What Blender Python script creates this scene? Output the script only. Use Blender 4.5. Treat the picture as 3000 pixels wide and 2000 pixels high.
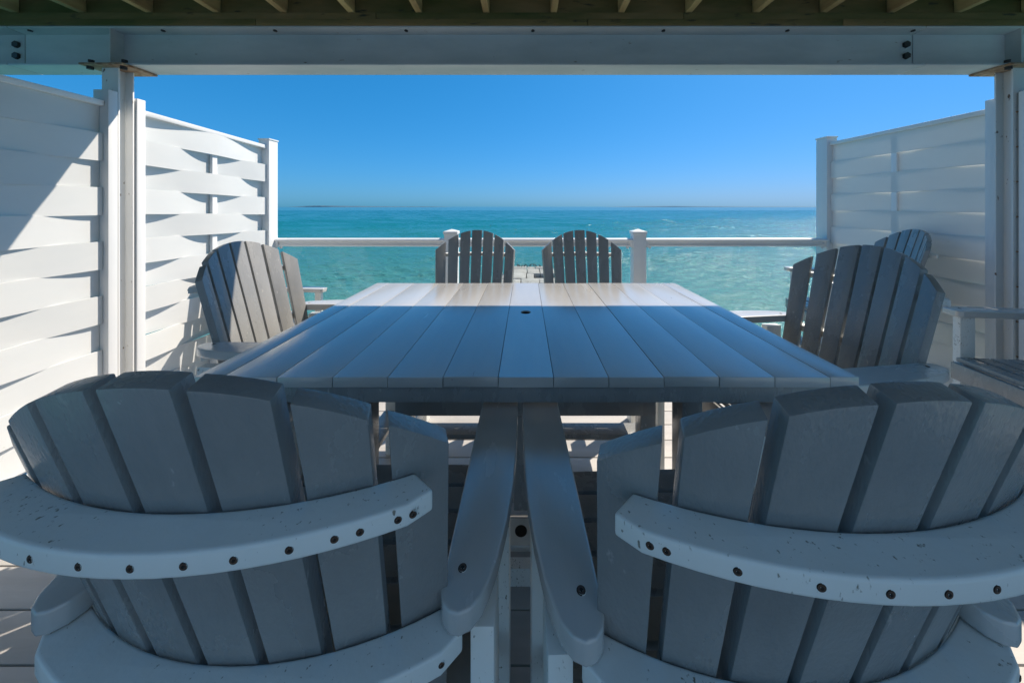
import bpy, bmesh, math, random
import numpy as np
from mathutils import Vector, Matrix
random.seed(7)
R = math.radians
for o in list(bpy.data.objects): bpy.data.objects.remove(o)
sc = bpy.context.scene
col = sc.collection

# ------------------------------------------------------------------ camera, sky, sun, exposure
HC = 1.40
cam_d = bpy.data.cameras.new('camera'); cam = bpy.data.objects.new('camera', cam_d); col.objects.link(cam)
cam.location = (0, 0, HC); cam.rotation_euler = (R(90), 0, 0)
cam_d.sensor_fit = 'HORIZONTAL'; cam_d.sensor_width = 36; cam_d.lens = 11.48
cam_d.shift_x = -0.0132; cam_d.shift_y = -0.1314
cam_d.clip_start = 0.02; cam_d.clip_end = 60000
sc.camera = cam
AZ, EL = R(51), math.atan(1.93*math.cos(R(51)))
w = bpy.data.worlds.new('World'); sc.world = w; w.use_nodes = True
nt = w.node_tree; bg = nt.nodes['Background']
sky = nt.nodes.new('ShaderNodeTexSky'); sky.sky_type = 'NISHITA'; sky.sun_disc = False
sky.sun_elevation = EL; sky.sun_rotation = AZ; sky.altitude = 0
sky.air_density = 1.0; sky.dust_density = 0.6; sky.ozone_density = 1.5
# white balance / saturation of the whole sky: one response curve per channel
sepc = nt.nodes.new('ShaderNodeSeparateColor'); comb = nt.nodes.new('ShaderNodeCombineColor')
nt.links.new(sky.outputs[0], sepc.inputs[0]); nt.links.new(comb.outputs[0], bg.inputs[0])
for ch, (gm, kk) in enumerate(((1.38,.028),(.6,.305),(.62,.55))):
    a = nt.nodes.new('ShaderNodeMath'); a.operation = 'POWER'; a.inputs[1].default_value = gm
    b = nt.nodes.new('ShaderNodeMath'); b.operation = 'MULTIPLY'; b.inputs[1].default_value = kk
    nt.links.new(sepc.outputs[ch], a.inputs[0]); nt.links.new(a.outputs[0], b.inputs[0]); nt.links.new(b.outputs[0], comb.inputs[ch])
bg.inputs[1].default_value = 0.14
sd = bpy.data.lights.new('sun', 'SUN'); sd.energy = 2.0; sd.angle = R(0.53); sd.color = (1, 0.90, 0.76)
sun = bpy.data.objects.new('sun', sd); col.objects.link(sun)
sv = Vector((math.sin(AZ)*math.cos(EL), math.cos(AZ)*math.cos(EL), math.sin(EL)))
sun.rotation_euler = sv.to_track_quat('Z', 'Y').to_euler(); sun.location = (5, 5, 12)
sc.view_settings.view_transform = 'Standard'; sc.view_settings.look = 'None'
sc.view_settings.exposure = 1.78; sc.view_settings.gamma = 1; sc.view_settings.use_curve_mapping = False
sc.cycles.max_bounces = 8; sc.cycles.transparent_max_bounces = 16

# ------------------------------------------------------------------ materials
def mat(name, c1, c2=None, scale=6, rough=0.5, bump=0.0, bscale=60, stretch=(1,1,1), speck=None, spec=0.5, speck_scale=120, speck_t=0.70, rvar=0.0, coat=0.0):
    m = bpy.data.materials.new(name); m.use_nodes = True
    t = m.node_tree; N = t.nodes; L = t.links
    p = N['Principled BSDF']; p.inputs['Roughness'].default_value = rough
    p.inputs['Specular IOR Level'].default_value = spec
    tc = N.new('ShaderNodeTexCoord'); mp = N.new('ShaderNodeMapping'); mp.inputs['Scale'].default_value = stretch
    oi = N.new('ShaderNodeObjectInfo'); rn = N.new('ShaderNodeMath'); rn.operation = 'MULTIPLY'; rn.inputs[1].default_value = 37
    L.new(oi.outputs['Random'], rn.inputs[0]); av = N.new('ShaderNodeVectorMath'); L.new(tc.outputs['Object'], av.inputs[0]); L.new(rn.outputs[0], av.inputs[1]); L.new(av.outputs[0], mp.inputs[0])
    n = N.new('ShaderNodeTexNoise'); n.inputs['Scale'].default_value = scale; n.inputs['Detail'].default_value = 6; n.inputs['Roughness'].default_value = .6
    L.new(mp.outputs[0], n.inputs['Vector'])
    r = N.new('ShaderNodeValToRGB'); r.color_ramp.elements[0].position = .32; r.color_ramp.elements[1].position = .68
    r.color_ramp.elements[0].color = (*c1, 1); r.color_ramp.elements[1].color = (*(c2 or c1), 1)
    L.new(n.outputs[0], r.inputs[0]); out = r.outputs[0]
    # each separate piece gets a slightly different tone
    mr = N.new('ShaderNodeMapRange'); mr.inputs[3].default_value = .93; mr.inputs[4].default_value = 1.05
    L.new(oi.outputs['Random'], mr.inputs[0])
    mul = N.new('ShaderNodeMix'); mul.data_type = 'RGBA'; mul.blend_type = 'MULTIPLY'; mul.inputs[0].default_value = 1
    L.new(out, mul.inputs[6]); L.new(mr.outputs[0], mul.inputs[7]); out = mul.outputs[2]
    if speck:
        n2 = N.new('ShaderNodeTexNoise'); n2.inputs['Scale'].default_value = speck_scale; n2.inputs['Detail'].default_value = 3
        L.new(mp.outputs[0], n2.inputs['Vector'])
        n3 = N.new('ShaderNodeTexNoise'); n3.inputs['Scale'].default_value = 7; L.new(av.outputs[0], n3.inputs['Vector'])
        ad = N.new('ShaderNodeMath'); ad.operation = 'MULTIPLY_ADD'; ad.inputs[1].default_value = .35; L.new(n3.outputs[0], ad.inputs[0]); L.new(n2.outputs[0], ad.inputs[2])
        r2 = N.new('ShaderNodeMapRange'); r2.inputs[1].default_value = speck_t+.13; r2.inputs[2].default_value = speck_t+.21; L.new(ad.outputs[0], r2.inputs[0])
        mx = N.new('ShaderNodeMix'); mx.data_type = 'RGBA'; L.new(r2.outputs[0], mx.inputs[0]); L.new(out, mx.inputs[6]); mx.inputs[7].default_value = (*speck, 1); out = mx.outputs[2]
    L.new(out, p.inputs['Base Color'])
    if rvar:
        r3 = N.new('ShaderNodeMapRange'); r3.inputs[3].default_value = rough-rvar; r3.inputs[4].default_value = rough+rvar
        L.new(n.outputs[0], r3.inputs[0]); L.new(r3.outputs[0], p.inputs['Roughness'])
    if coat:
        p.inputs['Coat Weight'].default_value = coat; p.inputs['Coat Roughness'].default_value = .26; p.inputs['Coat IOR'].default_value = 1.7
    if bump:
        b = N.new('ShaderNodeBump'); b.inputs['Strength'].default_value = bump; b.inputs['Distance'].default_value = .002
        n4 = N.new('ShaderNodeTexNoise'); n4.inputs['Scale'].default_value = bscale; n4.inputs['Detail'].default_value = 4
        L.new(mp.outputs[0], n4.inputs['Vector']); L.new(n4.outputs[0], b.inputs['Height']); L.new(b.outputs[0], p.inputs['Normal'])
    return m

M = {}
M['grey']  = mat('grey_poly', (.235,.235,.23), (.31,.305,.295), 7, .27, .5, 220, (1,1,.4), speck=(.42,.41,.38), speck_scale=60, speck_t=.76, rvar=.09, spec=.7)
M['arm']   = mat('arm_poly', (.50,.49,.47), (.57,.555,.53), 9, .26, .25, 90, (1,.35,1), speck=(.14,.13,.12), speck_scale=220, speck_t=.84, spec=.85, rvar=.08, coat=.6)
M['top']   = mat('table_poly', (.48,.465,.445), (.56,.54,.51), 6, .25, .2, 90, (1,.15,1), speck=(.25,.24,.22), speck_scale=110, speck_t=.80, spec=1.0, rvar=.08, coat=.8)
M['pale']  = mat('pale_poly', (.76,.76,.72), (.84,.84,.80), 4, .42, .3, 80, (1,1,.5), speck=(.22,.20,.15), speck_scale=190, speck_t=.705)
M['white'] = mat('white_vinyl', (.76,.77,.78), (.80,.80,.80), 3, .4, .08, 30)
M['steel'] = mat('painted_steel', (.42,.455,.46), (.58,.60,.60), 5, .5, .15, 40, (.3,1,1), speck=(.16,.09,.05), speck_scale=45, speck_t=.78)
M['column']= mat('white_painted_steel', (.70,.70,.69), (.76,.76,.75), 3, .45, .2, 60, (1,1,.5), speck=(.14,.07,.04), speck_scale=45, speck_t=.735)
M['rust']  = mat('rusty_steel', (.22,.10,.045), (.45,.34,.24), 30, .8, .5, 80)
M['black'] = mat('hole_shade', (.010,.008,.007), (.03,.017,.010), 200, .9)  # black painted as the shade inside holes
M['bolt']  = mat('dark_bolt', (.018,.018,.02), (.03,.028,.025), 60, .5)
M['deck']  = mat('composite_deck', (.37,.35,.33), (.50,.475,.45), 9, .6, .5, 60, (.12,1,1))
M['joist'] = mat('treated_joist', (.32,.21,.10), (.68,.60,.27), 8, .8, .5, 40, (1,.15,1))
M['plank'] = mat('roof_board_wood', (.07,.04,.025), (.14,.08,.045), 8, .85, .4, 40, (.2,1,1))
M['moss']  = mat('mossy_timber', (.08,.09,.022), (.26,.17,.07), 5, .9, .6, 50, (.25,1,1), speck=(.05,.045,.025), speck_scale=30, speck_t=.68)
M['siding']= mat('fill_blue_siding', (.17,.29,.43), (.20,.33,.47), 4, .6, .2, 40)  # blue tint chosen to cool the light bounced from behind
M['conc']  = mat('pier_concrete', (.30,.27,.24), (.46,.43,.39), 1.5, .9, .6, 8, speck=(.10,.085,.07), speck_scale=6, speck_t=.66)
M['bird']  = mat('bird_feathers', (.03,.03,.035), (.07,.065,.06), 20, .7)
M['land']  = mat('hazy_wooded_shore', (.05,.11,.16), (.07,.14,.19), .01, .9)  # distance haze is mixed into the colour as extra blue
M['tan']   = mat('tan_plastic', (.48,.42,.30), (.54,.47,.35), 20, .6)
M['rubber']= mat('black_rubber', (.012,.012,.013), (.02,.02,.02), 20, .35)

def vinyl_slat():
    # thin hollow vinyl lets a little sun through
    m = mat('vinyl_slat', (.78,.79,.79), (.84,.84,.83), 5, .4, .1, 30, (1,.3,1), speck=(.60,.59,.55), speck_scale=60, speck_t=.82)
    t = m.node_tree; N = t.nodes; L = t.links; p = N['Principled BSDF']; out = [n for n in N if n.type == 'OUTPUT_MATERIAL'][0]
    tl = N.new('ShaderNodeBsdfTranslucent'); tl.inputs[0].default_value = (.8,.8,.78,1)
    mx = N.new('ShaderNodeMixShader'); mx.inputs[0].default_value = .2
    L.new(p.outputs[0], mx.inputs[1]); L.new(tl.outputs[0], mx.inputs[2]); L.new(mx.outputs[0], out.inputs[0]); return m
M['slat'] = vinyl_slat()
def glass_mat():
    m = bpy.data.materials.new('rail_glass'); m.use_nodes = True; t = m.node_tree; N = t.nodes; L = t.links
    N.remove(N['Principled BSDF']); out = N['Material Output']
    tr = N.new('ShaderNodeBsdfTransparent'); tr.inputs[0].default_value = (.93,.97,.965,1)
    gl = N.new('ShaderNodeBsdfGlossy'); gl.inputs['Roughness'].default_value = .01
    fr = N.new('ShaderNodeFresnel'); fr.inputs[0].default_value = 1.5
    df = N.new('ShaderNodeBsdfDiffuse'); df.inputs[0].default_value = (.8,.82,.8,1)
    n = N.new('ShaderNodeTexNoise'); n.inputs['Scale'].default_value = 3; n.inputs['Detail'].default_value = 5
    tc = N.new('ShaderNodeTexCoord'); L.new(tc.outputs['Object'], n.inputs['Vector'])
    mr = N.new('ShaderNodeMapRange'); mr.inputs[1].default_value = .45; mr.inputs[2].default_value = .8; mr.inputs[3].default_value = .0; mr.inputs[4].default_value = .025
    L.new(n.outputs[0], mr.inputs[0])
    m1 = N.new('ShaderNodeMixShader'); L.new(mr.outputs[0], m1.inputs[0]); L.new(tr.outputs[0], m1.inputs[1]); L.new(df.outputs[0], m1.inputs[2])
    m2 = N.new('ShaderNodeMixShader'); gg = N.new('ShaderNodeNewGeometry'); iv = N.new('ShaderNodeMath'); iv.operation = 'SUBTRACT'; iv.inputs[0].default_value = 1; L.new(gg.outputs['Backfacing'], iv.inputs[1])
    fm = N.new('ShaderNodeMath'); fm.operation = 'MULTIPLY'; L.new(fr.outputs[0], fm.inputs[0]); L.new(iv.outputs[0], fm.inputs[1]); L.new(fm.outputs[0], m2.inputs[0]); L.new(m1.outputs[0], m2.inputs[1]); L.new(gl.outputs[0], m2.inputs[2])
    L.new(m2.outputs[0], out.inputs[0]); return m
M['glass'] = glass_mat()

def water_mat():
    m = bpy.data.materials.new('lake_water'); m.use_nodes = True; t = m.node_tree; N = t.nodes; L = t.links
    p = N['Principled BSDF']; p.inputs['Roughness'].default_value = .15; p.inputs['IOR'].default_value = 1.33
    p.inputs['Specular IOR Level'].default_value = .32
    g = N.new('ShaderNodeNewGeometry')
    # depth tint: shallow and greener near the shore, deeper out
    sp = N.new('ShaderNodeSeparateXYZ'); L.new(g.outputs['Position'], sp.inputs[0])
    lg = N.new('ShaderNodeMath'); lg.operation = 'LOGARITHM'; lg.inputs[1].default_value = 10
    ab = N.new('ShaderNodeMath'); ab.operation = 'MAXIMUM'; ab.inputs[1].default_value = 5; L.new(sp.outputs['Y'], ab.inputs[0]); L.new(ab.outputs[0], lg.inputs[0])
    mp = N.new('ShaderNodeMapping'); mp.inputs['Scale'].default_value = (.006,.03,1); L.new(g.outputs['Position'], mp.inputs[0])
    n0 = N.new('ShaderNodeTexNoise'); n0.inputs['Scale'].default_value = 1; n0.inputs['Detail'].default_value = 5; L.new(mp.outputs[0], n0.inputs['Vector'])
    ad = N.new('ShaderNodeMath'); ad.operation = 'MULTIPLY_ADD'; ad.inputs[1].default_value = .7; L.new(n0.outputs[0], ad.inputs[0]); L.new(lg.outputs[0], ad.inputs[2])
    mr = N.new('ShaderNodeMapRange'); mr.inputs[1].default_value = 1.5; mr.inputs[2].default_value = 3.4; L.new(ad.outputs[0], mr.inputs[0])
    r = N.new('ShaderNodeValToRGB'); L.new(mr.outputs[0], r.inputs[0]); e = r.color_ramp.elements
    e[0].position = 0; e[0].color = (.09,.25,.225,1); e[1].position = 1; e[1].color = (.004,.105,.145,1)
    k = e.new(.45); k.color = (.008,.16,.185,1)
    L.new(r.outputs[0], p.inputs['Base Color'])
    def nz(sx, sy, det, dist):
        q = N.new('ShaderNodeMapping'); q.inputs['Scale'].default_value = (sx, sy, 1); q.inputs['Rotation'].default_value = (0,0,R(-14)); L.new(g.outputs['Position'], q.inputs[0])
        n = N.new('ShaderNodeTexNoise'); n.inputs['Scale'].default_value = 1; n.inputs['Detail'].default_value = det; n.inputs['Roughness'].default_value = .6; L.new(q.outputs[0], n.inputs['Vector'])
        b = N.new('ShaderNodeBump'); b.inputs['Distance'].default_value = dist; b.inputs['Strength'].default_value = 1; L.new(n.outputs[0], b.inputs['Height']); return b
    b1 = nz(.12, .3, 6, .5); b2 = nz(1.6, 3.6, 4, .12); b3 = nz(7, 11, 3, .05)
    L.new(b1.outputs[0], b2.inputs['Normal']); L.new(b2.outputs[0], b3.inputs['Normal']); L.new(b3.outputs[0], p.inputs['Normal'])
    return m
M['water'] = water_mat()

# ------------------------------------------------------------------ mesh helpers
def box(bm, x0, x1, y0, y1, z0, z1, mtx=None):
    v = [bm.verts.new(c) for c in ((x0,y0,z0),(x1,y0,z0),(x1,y1,z0),(x0,y1,z0),(x0,y0,z1),(x1,y0,z1),(x1,y1,z1),(x0,y1,z1))]
    for f in ((3,2,1,0),(4,5,6,7),(0,1,5,4),(1,2,6,5),(2,3,7,6),(3,0,4,7)): bm.faces.new([v[i] for i in f])
    if mtx: bmesh.ops.transform(bm, matrix=mtx, verts=v)
    return v
def prism(bm, pts, fn0, fn1):
    """closed outline pts mapped by fn0 to the one side and fn1 to the other"""
    a = [bm.verts.new(fn0(p)) for p in pts]; b = [bm.verts.new(fn1(p)) for p in pts]; n = len(pts)
    bm.faces.new(a[::-1]); bm.faces.new(b)
    for i in range(n): bm.faces.new((a[i], a[(i+1)%n], b[(i+1)%n], b[i]))
def finish(bm, name, m, bevel=0.0, seg=2, smooth=False):
    bmesh.ops.recalc_face_normals(bm, faces=bm.faces)
    if bevel:
        ed = [e for e in bm.edges if len(e.link_faces) == 2 and e.calc_face_angle(0) > R(25)]
        bmesh.ops.bevel(bm, geom=ed, offset=bevel, segments=seg, profile=.6, affect='EDGES', clamp_overlap=True)
    me = bpy.data.meshes.new(name); bm.to_mesh(me); bm.free(); me.materials.append(m)
    if smooth or bevel:
        for p in me.polygons: p.use_smooth = True
        try: me.set_sharp_from_angle(angle=R(40))
        except Exception: pass
    return me
def obj(name, me, parent=None, loc=(0,0,0), rot=(0,0,0)):
    o = bpy.data.objects.new(name, me); col.objects.link(o); o.location = loc; o.rotation_euler = rot
    if parent: o.parent = parent
    return o
def boxm(name, dims, m, bevel=0.0, seg=2):
    bm = bmesh.new(); x, y, z = dims; box(bm, -x/2, x/2, -y/2, y/2, -z/2, z/2); return finish(bm, name, m, bevel, seg)
def boxo(name, x0, x1, y0, y1, z0, z1, m, parent=None, bevel=0.0, seg=2):
    me = boxm(name, (x1-x0, y1-y0, z1-z0), m, bevel, seg)
    return obj(name, me, parent, ((x0+x1)/2, (y0+y1)/2, (z0+z1)/2))
def thing(name, label=None, cat=None, loc=(0,0,0), rz=0, group=None, kind=None):
    o = obj(name, None, None, loc, (0,0,rz)); o.empty_display_size = .1
    tag(o, label, cat, group, kind); return o
def tag(o, label=None, cat=None, group=None, kind=None):
    for k, v in (('label',label),('category',cat),('group',group),('kind',kind)):
        if v: o[k] = v
    return o
def disc(name, r, d, m, seg=14):
    bm = bmesh.new(); bmesh.ops.create_cone(bm, cap_ends=True, segments=seg, radius1=r, radius2=r, depth=d); return finish(bm, name, m)
def screw_mesh(r):
    # countersunk hole painted as a recess: pale rim, black disc, rusty screw head
    bm = bmesh.new()
    bmesh.ops.create_cone(bm, cap_ends=True, segments=16, radius1=r*1.22, radius2=r*1.12, depth=.0008)
    n0 = len(bm.faces)
    bmesh.ops.create_cone(bm, cap_ends=True, segments=16, radius1=r, radius2=r, depth=.0014)
    n1 = len(bm.faces)
    bmesh.ops.create_cone(bm, cap_ends=True, segments=10, radius1=r*.5, radius2=r*.45, depth=.002)
    bm.faces.ensure_lookup_table()
    for i, f in enumerate(bm.faces): f.material_index = 0 if i < n0 else (1 if i < n1 else 2)
    me = bpy.data.meshes.new('screw_hole'); bm.to_mesh(me); bm.free()
    for m in (M['pale'], M['black'], M['rusty_head']): me.materials.append(m)
    return me
M['rusty_head'] = mat('rusty_screw', (.03,.018,.012), (.11,.05,.025), 300, .6)
SCREW = screw_mesh(.0034)
SCREW_L = screw_mesh(.0056)

# ------------------------------------------------------------------ setting: water, land, deck, house wall, roof
bm = bmesh.new(); box(bm, -20000, 20000, -40, 30000, -6.2, -5.16)
o = obj('water', finish(bm, 'water', M['water'])); tag(o, 'turquoise lake water reaching to the horizon', kind='structure')
def wave_tile(x0, x1, y0, y1, dx, dy, lo, hi, parent):
    nx, ny = int((x1-x0)/dx), int((y1-y0)/dy)
    X, Y = np.meshgrid(np.linspace(x0, x1, nx), np.linspace(y0, y1, ny)); Z = np.zeros_like(X)
    rg = np.random.default_rng(11)
    for i in range(64):
        lam = 0.42*(9.0/0.42)**(i/63); th = rg.normal(-1.35, .62); ph = rg.uniform(0, 6.28)
        kx, ky = math.cos(th)*2*math.pi/lam, math.sin(th)*2*math.pi/lam
        slope = .068 if lam < 2.4 else .022
        if lam < lo: continue
        q = kx*X+ky*Y+ph+.5*np.sin(.9*kx*X*.21+ph*3)
        Z += slope*lam/(2*math.pi)*(np.sin(q)+.25*np.sin(2*q+1.0))
    g = .6+.4*np.sin(X*.13+1.3*np.sin(Y*.09))*np.sin(Y*.17+X*.05)
    Z *= g*hi
    fx = np.clip(np.minimum(X-x0, x1-X)/2, 0, 1); fy = np.clip(np.minimum(Y-y0, y1-Y)/2, 0, 1)
    Z = Z*np.minimum(fx, fy)-5.0-.14*(1-np.minimum(fx, fy))
    me = bpy.data.meshes.new('wave_surface'); n = nx*ny
    me.vertices.add(n); me.vertices.foreach_set('co', np.stack([X, Y, Z], -1).astype(np.float32).ravel())
    a = (np.arange(ny-1)[:, None]*nx+np.arange(nx-1)[None]).ravel(); F = np.stack([a, a+1, a+1+nx, a+nx], -1).astype(np.int32)
    me.loops.add(F.size); me.loops.foreach_set('vertex_index', F.ravel()); me.polygons.add(len(F))
    me.polygons.foreach_set('loop_start', np.arange(0, F.size, 4, dtype=np.int32)); me.update(); me.validate()
    me.polygons.foreach_set('use_smooth', np.ones(len(F), dtype=bool)); me.materials.append(M['water'])
    w_ = obj('wave_surface', me, parent); w_['kind'] = 'stuff'
wave_tile(-34, 48, 9, 46, .17, .10, 0, 1.0, o)
wave_tile(-150, 170, 42, 170, .50, .34, .9, 1.25, o)
wave_tile(-500, 560, 160, 560, 1.6, 1.1, 2.6, 2.0, o)

def land(x0px, x1px, Y, h, seedv, label):
    # low wooded shoreline as ridged strip with depth
    rnd = random.Random(seedv); bm = bmesh.new(); n = 90
    X0 = (x0px-1207)/750*Y; X1 = (x1px-1207)/750*Y; rows = []
    hh = [rnd.random() for _ in range(n+1)]
    for i in range(n+1):
        u = i/n; x = X0+(X1-X0)*u
        env = min(1, u*7, (1-u)*5)**.7
        z = h*env*(.55+.28*math.sin(u*5+seedv)+.17*hh[i])
        rows.append([bm.verts.new((x, Y-60+40*math.sin(u*9), -5.2)), bm.verts.new((x, Y, -5+z*.8)), bm.verts.new((x, Y+150, -5+z)), bm.verts.new((x, Y+400, -5.2))])
    for i in range(n):
        for j in range(3): bm.faces.new((rows[i][j], rows[i+1][j], rows[i+1][j+1], rows[i][j+1]))
    o = obj('hills', finish(bm, 'hills', M['land'])); tag(o, label, kind='structure')
land(660, 1035, 6500, 30, 1, 'long low dark island on the left horizon')
land(1390, 2350, 8500, 30, 2, 'faint low shoreline along the right horizon')
land(-400, 640, 7000, 26, 3, 'low shoreline far left beyond the fence')

deck = thing('deck_floor', 'pale grey composite deck boards laid side to side', kind='structure')
bd = boxm('board', (5.9, .1325, .028), M['deck'], .003)
k = 0
y = -2.52
while y < 3.38:
    obj('board', bd, deck, (.21 + random.uniform(-.006,.006), y, -.014 - random.uniform(0,.0008))); y += .138
for x in [-2.6+ i*.4064 for i in range(14)]:
    boxo('floor_joist', x-.019, x+.019, -2.55, 3.36, -.24, -.030, M['plank'], deck)
boxo('rim_board', -2.72, 3.14, 3.385, 3.42, -.26, .0, M['white'], deck, .004)

wall = thing('fill_house_wall', 'unseen blue grey house wall behind the camera, shaped to bounce fill light', kind='structure')  # unseen wall, set back in the sun to bounce fill onto chair backs
boxo('sheathing', -4.4, 4.8, -2.72, -2.60, -.3, 5.2, M['siding'], wall)
sid = boxm('siding_board', (9.2, .016, .125), M['siding'], .002)
for i in range(44):
    obj('siding_board', sid, wall, (.2, -2.588, .06+i*.115), (R(-5),0,0))

roof = thing('upper_deck', 'underside of the upper timber deck with exposed joists', kind='structure')
JZ = 2.568
jm = boxm('joist', (.038, 2.47, .235), M['joist'], .002)
for i in range(21):
    x = .17 + (i-10)*.4064
    obj('joist', jm, roof, (x, .74, JZ+.1175))
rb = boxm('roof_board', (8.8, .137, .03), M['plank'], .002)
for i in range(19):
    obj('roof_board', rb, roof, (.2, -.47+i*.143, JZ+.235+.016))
boxo('rim_joist', -4.1, 4.5, 1.978, 2.016, JZ, JZ+.233, M['moss'], roof, .003)
plate = obj('sill_plate', None, roof)
for i, (a, b) in enumerate(((-4.1,-1.62),(-1.617,.37),(.373,1.9),(1.903,4.5))):
    boxo('lower_plate', a, b, 1.955, 2.10, 2.486, 2.524, M['moss'], plate, .003)
for i, (a, b) in enumerate(((-4.1,-.9),(-.897,.95),(.953,4.5))):
    boxo('upper_plate', a, b, 1.962, 2.10, 2.526, 2.566, M['moss'], plate, .003)

# steel beam: three lengths with narrow joints
beam = thing('steel_beam', 'long painted steel I beam under the joists across the view', 'beam', (0,2.035,2.25))
def ibeam(name, L, w, h, tf, tw, m):
    bm = bmesh.new(); a, b = w/2, tw/2
    pts = [(-a,0),(a,0),(a,tf),(b,tf+.006),(b,h-tf-.006),(a,h-tf),(a,h),(-a,h),(-a,h-tf),(-b,h-tf-.006),(-b,tf+.006),(-a,tf)]
    prism(bm, pts, lambda p: (-L/2,p[0],p[1]), lambda p: (L/2,p[0],p[1]))
    return finish(bm, name, m, .002)
for a, b in ((-4.1,-3.116),(-3.11,2.404),(2.41,4.5)):
    obj('beam_section', ibeam('beam_section', b-a, .150, .235, .012, .008, M['steel']), beam, ((a+b)/2,0,0))
SJ = ( -3.113, 2.407)
boltm = disc('bolt_head', .021, .014, M['bolt'], 6)
for s in SJ:
    boxo('splice_plate', s-.1, s+.1, .0045, .014, .025, .21, M['steel'], beam)
    for zz in (.085, .155):
        obj('bolt_head', boltm, beam, (s-.045, -.011, zz), (R(90),0,0))
for x in (-2.50, 2.985):
    boxo('stiffener', x-.004, x+.004, -.072, -.0045, .013, .222, M['steel'], beam)
for i in range(9):
    x = -3.0+i*.76+random.uniform(-.05,.05)
    obj('flange_bolt', disc('flange_bolt', .011, .008, M['bolt'], 6), beam, (x, -.05, .219))

def column(x, label):
    c = thing('steel_column', label, 'column', (x, 2.005, 0))
    bm = bmesh.new(); a, b, h = .05, .004, .04
    pts = [(-a,-h),(a,-h),(a,-h+.008),(b,-h+.008),(b,h-.008),(a,h-.008),(a,h),(-a,h),(-a,h-.008),(-b,h-.008),(-b,-h+.008),(-a,-h+.008)]
    prism(bm, pts, lambda p: (p[0],p[1],.012), lambda p: (p[0],p[1],2.236))
    obj('shaft', finish(bm, 'shaft', M['column'], .0015), c)
    boxo('base_plate', -.09,.09,-.035,.036, .001,.0115, M['column'], c, .002)
    boxo('cap_plate', -.13,.13,-.085,.10, 2.2365,2.2485, M['rust'], c, .002)
    for sx in (-.1,.1):
        obj('nut', disc('nut', .016, .016, M['bolt'], 6), c, (sx, -.055, 2.228))
        obj('bolt', disc('bolt', .014, .014, M['bolt'], 6), c, (sx, -.05, 2.270))
    for zz in [.5+.21*i for i in range(8)]:
        obj('rivet', disc('rivet', .005, .006, M['rust'], 8), c, (.030*(1 if x<0 else -1), -.043, zz), (R(90),0,0))
    return c
column(-2.50, 'white steel column between the two left fence panels')
column(2.985, 'white chipped steel column at the right edge')

# ------------------------------------------------------------------ fences
PITCH = .158
def weave_mesh(L, s, A, flip):
    bm = bmesh.new(); n = 28; t = .004; hh = .0812
    sec = []
    waves = max(1, round(L/.96))
    for i in range(n+1):
        y = L*i/n; d = -s*A*math.cos(2*math.pi*waves*i/n)
        dd = s*A*math.sin(2*math.pi*waves*i/n)*2*math.pi*waves/L
        nx, ny = 1/math.hypot(1,dd), -dd/math.hypot(1,dd)
        sec.append([bm.verts.new((d+nx*t*a, y+ny*t*a, hh*b)) for a, b in ((-1,-1),(1,-1),(1,1),(-1,1))])
    for i in range(n):
        for j in range(4): bm.faces.new((sec[i][j], sec[i][(j+1)%4], sec[i+1][(j+1)%4], sec[i+1][j]))
    bm.faces.new(sec[0]); bm.faces.new(sec[-1][::-1])
    return finish(bm, 'slat', M['slat'], smooth=True)
def fence(x, y0, y1, side, label, post0, post1, top0, top1, ptop0, ptop1, amp=.022):
    """side +1: viewer lies towards +x. posts given as (depth along y, face offset)"""
    f = thing('privacy_fence', label, 'fence', (x, y0, 0), group='woven white vinyl fence panels')
    L = y1-y0
    up = weave_mesh(L, 1*side, amp, 0); dn = weave_mesh(L, -1*side, amp, 0)
    n = 12; sl = (top1-top0)/L
    for i in range(n):
        zc = top0-.035-PITCH/2-i*PITCH
        if zc < .07: break
        k = 1-(i+1)/n*.9
        s = obj('slat', up if i % 2 == 0 else dn, f, (0, 0, zc), (math.atan(sl)*max(0,k),0,random.uniform(-.001,.001)))
    boxt = boxm('top_rail', (.05, L, .032), M['white'], .004)
    obj('top_rail', boxt, f, (0, L/2, (top0+top1)/2-.016), (math.atan(sl),0,0))
    obj('bottom_rail', boxt, f, (0, L/2, .045))
    wv = max(1, round(L/.96))
    for k in range(wv):
        yy = L*(k+.5)/wv
        boxo('stile', -.012, .012, yy-.02, yy+.02, .06, min(top0,top1)-.033, M['white'], f, .002)
    for (ya, yb, zt, wdt) in (post0+(ptop0,), post1+(ptop1,)) if False else ((post0[0], post0[1], ptop0, post0[2]), (post1[0], post1[1], ptop1, post1[2])):
        p = boxo('post', -wdt/2, wdt/2, ya-y0, yb-y0, .0, zt, M['white'], f, .004)
        if yb-ya > .09:
            obj('post_cap', boxm('post_cap', (wdt+.012, yb-ya+.012, .014), M['white'], .004), p, (0,0,zt/2+.0072))
    return f
XL, XR = -2.485, 2.995
fence(XL, 2.10, 3.10, 1, 'sunlit woven white fence panel from left column to the glass railing', (2.052,2.098,.09), (3.10,3.21,.10), 2.022, 1.985, 2.08, 2.035)
fence(XL, .03, 1.908, 1, 'half shaded woven white fence panel nearest on the left', (-.02,.028,.09), (1.910,1.955,.09), 2.02, 2.02, 2.06, 2.087, .011)
fence(XR, 2.10, 3.19, -1, 'shaded woven white fence panel from right column to the glass railing', (2.052,2.098,.09), (3.19,3.31,.10), 2.03, 2.03, 2.08, 2.075, .009)
fence(XR, .03, 1.908, -1, 'woven white fence panel at the far right edge before the column', (-.02,.028,.09), (1.910,1.955,.09), 2.02, 2.02, 2.06, 2.087)

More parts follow.
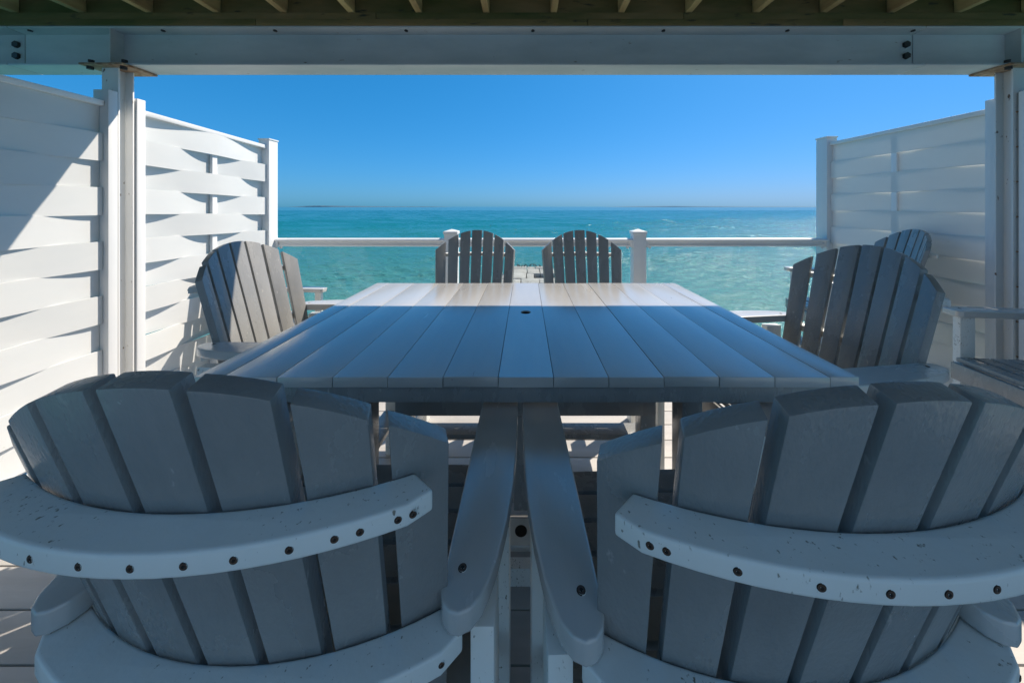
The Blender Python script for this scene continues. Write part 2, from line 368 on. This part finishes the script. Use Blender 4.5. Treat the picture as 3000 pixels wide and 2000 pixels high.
# ------------------------------------------------------------------ glass railing
RY = 3.2
rail = thing('glass_railing', 'white deck railing with glass panels above the lake', 'railing', (0, RY, 0))
px = [-.725, 1.105]
for x in px:
    p = boxo('post', x-.062, x+.062, -.05, .05, .002, 1.135, M['white'], rail, .004)
    bm = bmesh.new()
    box(bm, -.069,.069,-.057,.057,-.012,.012); v = bm.verts.new((0,0,.034))
    tf = [f for f in bm.faces if all(abs(q.co.z-.012)<1e-6 for q in f.verts)][0]; vs = list(tf.verts); bm.faces.remove(tf)
    for i in range(4): bm.faces.new((vs[i], vs[(i+1)%4], v))
    obj('post_cap', finish(bm, 'post_cap', M['white']), p, (0,0,.5795))
def railbar(name, a, b, zc, ry, rz, parent):
    bm = bmesh.new(); n = 14
    pts = [(ry*math.cos(2*math.pi*i/n), rz*math.sin(2*math.pi*i/n)) for i in range(n)]
    prism(bm, pts, lambda p: (a, p[0], zc+p[1]), lambda p: (b, p[0], zc+p[1]))
    return obj(name, finish(bm, name, M['white'], smooth=True), parent)
for a, b in ((-2.434,-.788),(-.662,1.042),(1.168,2.944)):
    h = railbar('top_rail', a, b, 1.075, .036, .019, rail)
    boxo('rail_insert', a, b, -.012, .012, 1.034, 1.058, M['white'], h)
    railbar('lower_tube', a, b, 1.024, .022, .014, h)
    boxo('bottom_rail', a, b, -.022, .022, .07, .11, M['white'], rail, .005)
    boxo('glass_panel', a+.03, b-.03, -.003, .003, .112, 1.008, M['glass'], rail)
    for q, s in ((a+.012,1),(b-.012,-1)):
        boxo('rail_bracket', q-.014, q+.014, -.030, .030, 1.006, 1.088, M['white'], h, .004)
    # narrow clip that holds the glass
    for q in (a+.045, b-.045):
        boxo('glass_clip', q-.012, q+.012, -.012, -.0035, .992, 1.016, M['white'], rail)

# ------------------------------------------------------------------ table
TZ = .963
tb = thing('dining_table', 'large grey slatted counter height table in the middle of the deck', 'table', (0, 1.355, 0))
bw = [.072]+[.142]*11+[.075]
x = -.852
pf, pb = -.517, .518
hole_y = 0
for i, wd in enumerate(bw):
    a, b = x+.0008, x+wd-.0008
    if i == 6:
        bm = bmesh.new(); cx = (a+b)/2
        n = 24; r = .021
        # board outline with a round hole
        ring = [(cx+r*math.cos(2*math.pi*j/n), hole_y+r*math.sin(2*math.pi*j/n)) for j in range(n)]
        def outer(j):
            an = 2*math.pi*j/n; dx, dy = math.cos(an), math.sin(an); hx = (b-a)/2
            s = min(hx/abs(dx) if abs(dx)>1e-6 else 9, hx/abs(dy) if abs(dy)>1e-6 else 9)
            return (cx+dx*s, hole_y+dy*s)
        outr = [outer(j) for j in range(n)]; hx = (b-a)/2
        T = {}
        for key, zz in (('t', TZ), ('b', TZ-.026)):
            T[key+'i'] = [bm.verts.new((p[0],p[1],zz)) for p in ring]; T[key+'o'] = [bm.verts.new((p[0],p[1],zz)) for p in outr]
        for j in range(n):
            k = (j+1)%n
            bm.faces.new((T['ti'][j],T['to'][j],T['to'][k],T['ti'][k])); bm.faces.new((T['bi'][k],T['bo'][k],T['bo'][j],T['bi'][j]))
            bm.faces.new((T['ti'][k],T['bi'][k],T['bi'][j],T['ti'][j]))
        box(bm, a, b, pf, hole_y-hx, TZ-.026, TZ); box(bm, a, b, hole_y+hx, pb, TZ-.026, TZ)
        me = finish(bm, 'top_plank', M['top'])
        o = obj('top_plank', me, tb)
        # dark sleeve inside the umbrella hole
        bm = bmesh.new(); bmesh.ops.create_cone(bm, cap_ends=False, segments=24, radius1=.0208, radius2=.0208, depth=.05)
        obj('umbrella_sleeve', finish(bm, 'umbrella_sleeve', M['black'], smooth=True), o, (cx, hole_y, TZ-.030))
    else:
        dz = random.uniform(-.0008,.0006)
        boxo('top_plank', a, b, pf+random.uniform(-.001,.001), pb, TZ-.026+dz, TZ+dz, M['top'], tb, .0014)
    x += wd
for (a, b, c, d, nm) in ((-.83,.83,-.507,-.477,'apron'),(-.80,.80,.462,.492,'apron'),(-.80,-.77,-.4765,.461,'apron'),(.77,.80,-.4765,.461,'apron')):
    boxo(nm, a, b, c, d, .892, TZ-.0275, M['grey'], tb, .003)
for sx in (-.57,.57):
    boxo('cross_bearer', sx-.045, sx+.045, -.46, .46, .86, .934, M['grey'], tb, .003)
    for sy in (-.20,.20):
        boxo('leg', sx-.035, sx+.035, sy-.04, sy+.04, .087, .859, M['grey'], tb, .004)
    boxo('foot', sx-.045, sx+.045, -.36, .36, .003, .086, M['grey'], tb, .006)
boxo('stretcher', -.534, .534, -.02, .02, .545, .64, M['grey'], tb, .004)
for sx in (-1, 1):
    me = boxm('brace', (.34, .038, .07), M['grey'], .003)
    obj('brace', me, tb, (sx*.42, 0, .735), (0, R(sx*-48), 0))
for (a, b) in ((-.11,-.03),(.04,.12)):
    pass
boxo('umbrella_shelf', -.524, .524, -.11, -.0, .085, .11, M['pale'], tb, .003)
obj('shelf_hole', disc('shelf_hole', .024, .0015, M['black'], 24), tb, (-.018, -.055, .1112))  # flat black disc, the dark of the opening painted on the shelf
boxo('shelf_bar', -.524, .524, -.19, -.15, .045, .11, M['pale'], tb, .003)
boxo('centre_post', -.05, .05, .03, .12, .112, .544, M['grey'], tb, .004)

# ------------------------------------------------------------------ chairs
RC = .56; TAN = .26
def arc_y(x): return RC-math.sqrt(RC*RC-x*x)
def make_chair(label, group, dz=0.0):
    t = thing('adirondack_chair', label, 'chair', group=group)
    top = 1.23
    yb = lambda z: TAN*(top-z)
    # back slats
    for i in range(7):
        k = i-3; zlo = .54
        def frame(z):
            u = (z-zlo)/(top-zlo); pitch = .071+.0125*u; wd = .0575+.0125*u
            xc = k*pitch; ph = math.asin(xc/RC)
            return Vector((xc, yb(z)+arc_y(xc), z)), Vector((math.cos(ph), math.sin(ph), 0)), Vector((-math.sin(ph), math.cos(ph), 0)), wd/2
        def pt(p, d):
            s, z = p; c, tg, nm, hw = frame(z); q = c+tg*(s*hw)+nm*d; q.z += dz + d*TAN; return q
        def ztop(s):
            c, tg, nm, hw = frame(top); xx = c.x+tg.x*s*hw; return top-.125*(xx/.28)**2
        pts = [(-1,zlo),(1,zlo)]+[(s, ztop(s)) for s in (1,.6,.2,-.2,-.6,-1)]
        bm = bmesh.new(); prism(bm, pts, lambda p: pt(p,0), lambda p: pt(p,.023))
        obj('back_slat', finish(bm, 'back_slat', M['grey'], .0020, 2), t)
    # curved braces
    def brace(name, zt, th, wid, hx, ext, holes):
        n = 22; a = math.asin(hx/RC); y0 = yb(zt)+RC; inner, outer = [], []
        for j in range(n+1):
            an = -a+2*a*j/n; inner.append((RC*math.sin(an)*1.0, y0-RC*math.cos(an)-.001))
        r2 = RC+wid; a2 = a+ext
        for j in range(n+1):
            an = a2-2*a2*j/n; outer.append((r2*math.sin(an), y0-r2*math.cos(an)))
        # rounded outer corner
        c0, c1 = outer[0], inner[-1]; outer[0] = (outer[0][0]*.985+inner[-1][0]*.015, outer[0][1]*.72+inner[-1][1]*.28)
        outer[-1] = (-outer[0][0], outer[0][1])
        bm = bmesh.new(); prism(bm, inner+outer, lambda p: (p[0],p[1],zt-th+dz), lambda p: (p[0],p[1],zt+dz))
        o = obj(name, finish(bm, name, M['pale'], .0042, 3), t)
        for hxp in holes:
            an = math.asin(max(-1,min(1,hxp/r2)))
            nrm = Vector((math.sin(an), -math.cos(an), 0))
            s = obj('screw_hole', SCREW, o, (nrm.x*r2, y0+nrm.y*r2, zt-th*.5+dz)); s.rotation_euler = nrm.to_track_quat('Z','Y').to_euler()
        return o
    hs = [-.236,-.222,-.165,-.10,-.045,.005,.052,.094,.140,.178,.200,.234,.248]
    brace('upper_brace', 1.078, .024, .044, .236, .02, hs)
    brace('lower_brace', .826, .030, .050, .262, .0, [-.21,-.1,.02,.13,.262])
    # arms
    for sx in (-1, 1):
        out = [(.252,.70),(.250,.30),(.2495,.175),(.2505,.155),(.256,.140),(.267,.130),(.281,.127),(.296,.133),(.309,.148),(.318,.170),(.327,.20),(.338,.26),(.346,.33),(.350,.42),(.350,.55),(.348,.66),(.342,.70),(.328,.72),(.27,.72),(.259,.714)]
        bm = bmesh.new(); prism(bm, [(sx*a, b) for a, b in out], lambda p: (p[0],p[1],.828+dz), lambda p: (p[0],p[1],.861+dz))
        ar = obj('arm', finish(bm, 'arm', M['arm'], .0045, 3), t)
        obj('screw_hole', SCREW_L, ar, (sx*.276, .182, .8613+dz))
        obj('screw_hole', SCREW_L, ar, (sx*.308, .66, .8613+dz))
        zlow = max(0.002, .002)
        boxo('rear_leg', *sorted((sx*.290, sx*.325)), .165, .245, zlow, .795+dz, M['pale'], t, .004)
        boxo('front_leg', *sorted((sx*.290, sx*.325)), .605, .675, zlow, .826+dz, M['pale'], t, .004)
        boxo('side_rail', *sorted((sx*.256, sx*.289)), .10, .70, .49+dz, .586+dz, M['pale'], t, .004)
        if dz == 0:
            boxo('side_stretcher', *sorted((sx*.262, sx*.289)), .20, .64, .16, .225, M['pale'], t, .004)
    zs = .588+dz
    for i in range(7):
        yy = .155+i*.079
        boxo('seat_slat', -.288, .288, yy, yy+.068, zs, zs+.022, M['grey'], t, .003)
    boxo('seat_apron', -.289, .289, .7005, .722, .50+dz, .585+dz, M['grey'], t, .003)
    if dz == 0:
        boxo('footrest', -.289, .289, .60, .69, .228, .254, M['grey'], t, .003)
    return t
def copy_tree(o, parent=None):
    c = o.copy(); col.objects.link(c)
    if parent is not None: c.parent = parent
    for ch in o.children: copy_tree(ch, c)
    return c
G = 'grey adirondack dining chairs round the table'
c0 = make_chair('nearest left chair seen from behind with pale curved braces', G)
kids = None
def place(c, x, y, rz): c.location = (x, y, 0.0); c.rotation_euler = (0, 0, rz)
place(c0, -.370, .306, 0)
for lab, grp, x, y, rz in (
    ('nearest right chair seen from behind with speckled pale brace', G, .360, .286, R(1.8)),
    ('left of the two far chairs in front of the glass railing', G, -.343, 2.335, R(180)),
    ('right of the two far chairs in front of the glass railing', G, .383, 2.335, R(180)),
    ('half sunlit chair at the left end of the table', G, -1.40, 1.56, R(-91)),
    ('large shaded chair at the right end of the table', G, 1.505, 1.40, R(97)),
    ('spare chair behind the right end chair, its rounded top against the fence', 'spare chairs by the fences', 2.90, 2.40, R(69)),
    ('spare chair cut by the right edge of the photo, only arm and seat showing', 'spare chairs by the fences', 2.93, 1.36, R(84))):
    c = copy_tree(c0); place(c, x, y, rz); c['label'] = lab; c['group'] = grp
low = make_chair('lower spare chair in the left corner behind the half sunlit chair', 'spare chairs by the fences', -.19)
place(low, -2.43, 2.74, R(-96)); low.scale = (.85,.85,1)

# ------------------------------------------------------------------ small things
bx_ = thing('storage_box', 'small tan box on the deck behind the nearest left chair', 'box', (-.215,.88,.0))
bm = bmesh.new(); box(bm, -.05,.05,-.06,.06,.002,.09); obj('body', finish(bm,'body',M['tan'],.006), bx_)
boxo('lid', -.054,.054,-.064,.064,.0905,.104, M['tan'], bx_, .004)
bm = bmesh.new()
cable_pts = [Vector((-.34+.055*math.cos(a*.5)*(1+.1*math.sin(a)), .86+.05*math.sin(a*.5), .010+.0016*a)) for a in range(0,60)]
prev = None
for i, c in enumerate(cable_pts):
    d = (cable_pts[min(i+1,59)]-cable_pts[max(i-1,0)]).normalized(); sd_ = d.cross(Vector((0,0,1))).normalized(); up = sd_.cross(d)
    ring = [bm.verts.new(c+(sd_*math.cos(2*math.pi*j/6)+up*math.sin(2*math.pi*j/6))*.005) for j in range(6)]
    if prev:
        for j in range(6): bm.faces.new((prev[j],prev[(j+1)%6],ring[(j+1)%6],ring[j]))
    prev = ring
tag(obj('coiled_cable', finish(bm,'coiled_cable',M['rubber'],smooth=True)), 'black cable coiled on the deck beside the tan box', 'cable')

# pier with birds
PZ = -4.25
pier = thing('concrete_pier', 'broken pale concrete pier running out into the lake', 'pier', (0, 27, PZ))
rnd = random.Random(5)
yy = -9.0; row = 0
while yy < 4.1:
    ln = rnd.uniform(1.6, 2.3)
    if yy+ln > 4.3: ln = 4.3-yy
    xs = [-1.9, rnd.uniform(-.6,.2), rnd.uniform(.7,1.3), 2.6]
    for a, b in zip(xs, xs[1:]):
        if row == 4 and a > .6: continue
        s = boxo('slab', a+.03, b-.03, yy+.03, yy+ln-.03, -.4, -.02+rnd.uniform(-.06,.0), M['conc'], pier, .03)
        s.rotation_euler = (rnd.uniform(-.012,.012), rnd.uniform(-.015,.015), rnd.uniform(-.01,.01))
    yy += ln; row += 1
boxo('pier_core', -1.8, 2.5, -9, 4.2, -1.5, -.45, M['conc'], pier)
def bird_mesh():
    bm = bmesh.new()
    bmesh.ops.create_uvsphere(bm, u_segments=10, v_segments=7, radius=1, matrix=Matrix.Translation((0,0,.15))@Matrix.Rotation(R(-38),4,'Y')@Matrix.Diagonal((.125,.055,.062,1)))
    b = finish(bm, 'body', M['bird'], smooth=True)
    bm = bmesh.new(); bmesh.ops.create_uvsphere(bm, u_segments=8, v_segments=6, radius=.034, matrix=Matrix.Translation((.10,0,.285)))
    bmesh.ops.create_cone(bm, cap_ends=True, segments=6, radius1=.012, radius2=.002, depth=.05, matrix=Matrix.Translation((.15,0,.28))@Matrix.Rotation(R(90),4,'Y'))
    bmesh.ops.create_cone(bm, cap_ends=True, segments=8, radius1=.035, radius2=.022, depth=.1, matrix=Matrix.Translation((.082,0,.235))@Matrix.Rotation(R(15),4,'Y'))
    h = finish(bm, 'head', M['bird'], smooth=True)
    bm = bmesh.new(); box(bm, -.012,.0,-.025,-.015,0,.1); box(bm, -.012,.0,.015,.025,0,.1); l = finish(bm, 'legs', M['bird'])
    return b, h, l
B = bird_mesh()
labs = ['leftmost bird of the row on the pier end','second bird from the left on the pier end','third bird from the left on the pier end','fourth bird from the left on the pier end',
        'middle bird of the nine on the pier end','fourth bird from the right on the pier end','third bird from the right on the pier end','second bird from the right on the pier end','rightmost bird of the row on the pier end']
for i, pxx in enumerate((1189,1193,1199,1205,1211,1218,1226,1231,1240)):
    Y = 30.9+rnd.uniform(-.3,.3); X = (pxx-1207)/750*Y
    b = thing('bird', 'small dark '+labs[i], 'bird', (X, Y, PZ-.035), rnd.choice((0,R(180)))+rnd.uniform(-.7,.7), 'dark birds standing on the pier')
    s = rnd.uniform(.8,1.05); b.scale = (s,s,s)
    obj('body', B[0], b); obj('head', B[1], b); obj('legs', B[2], b)
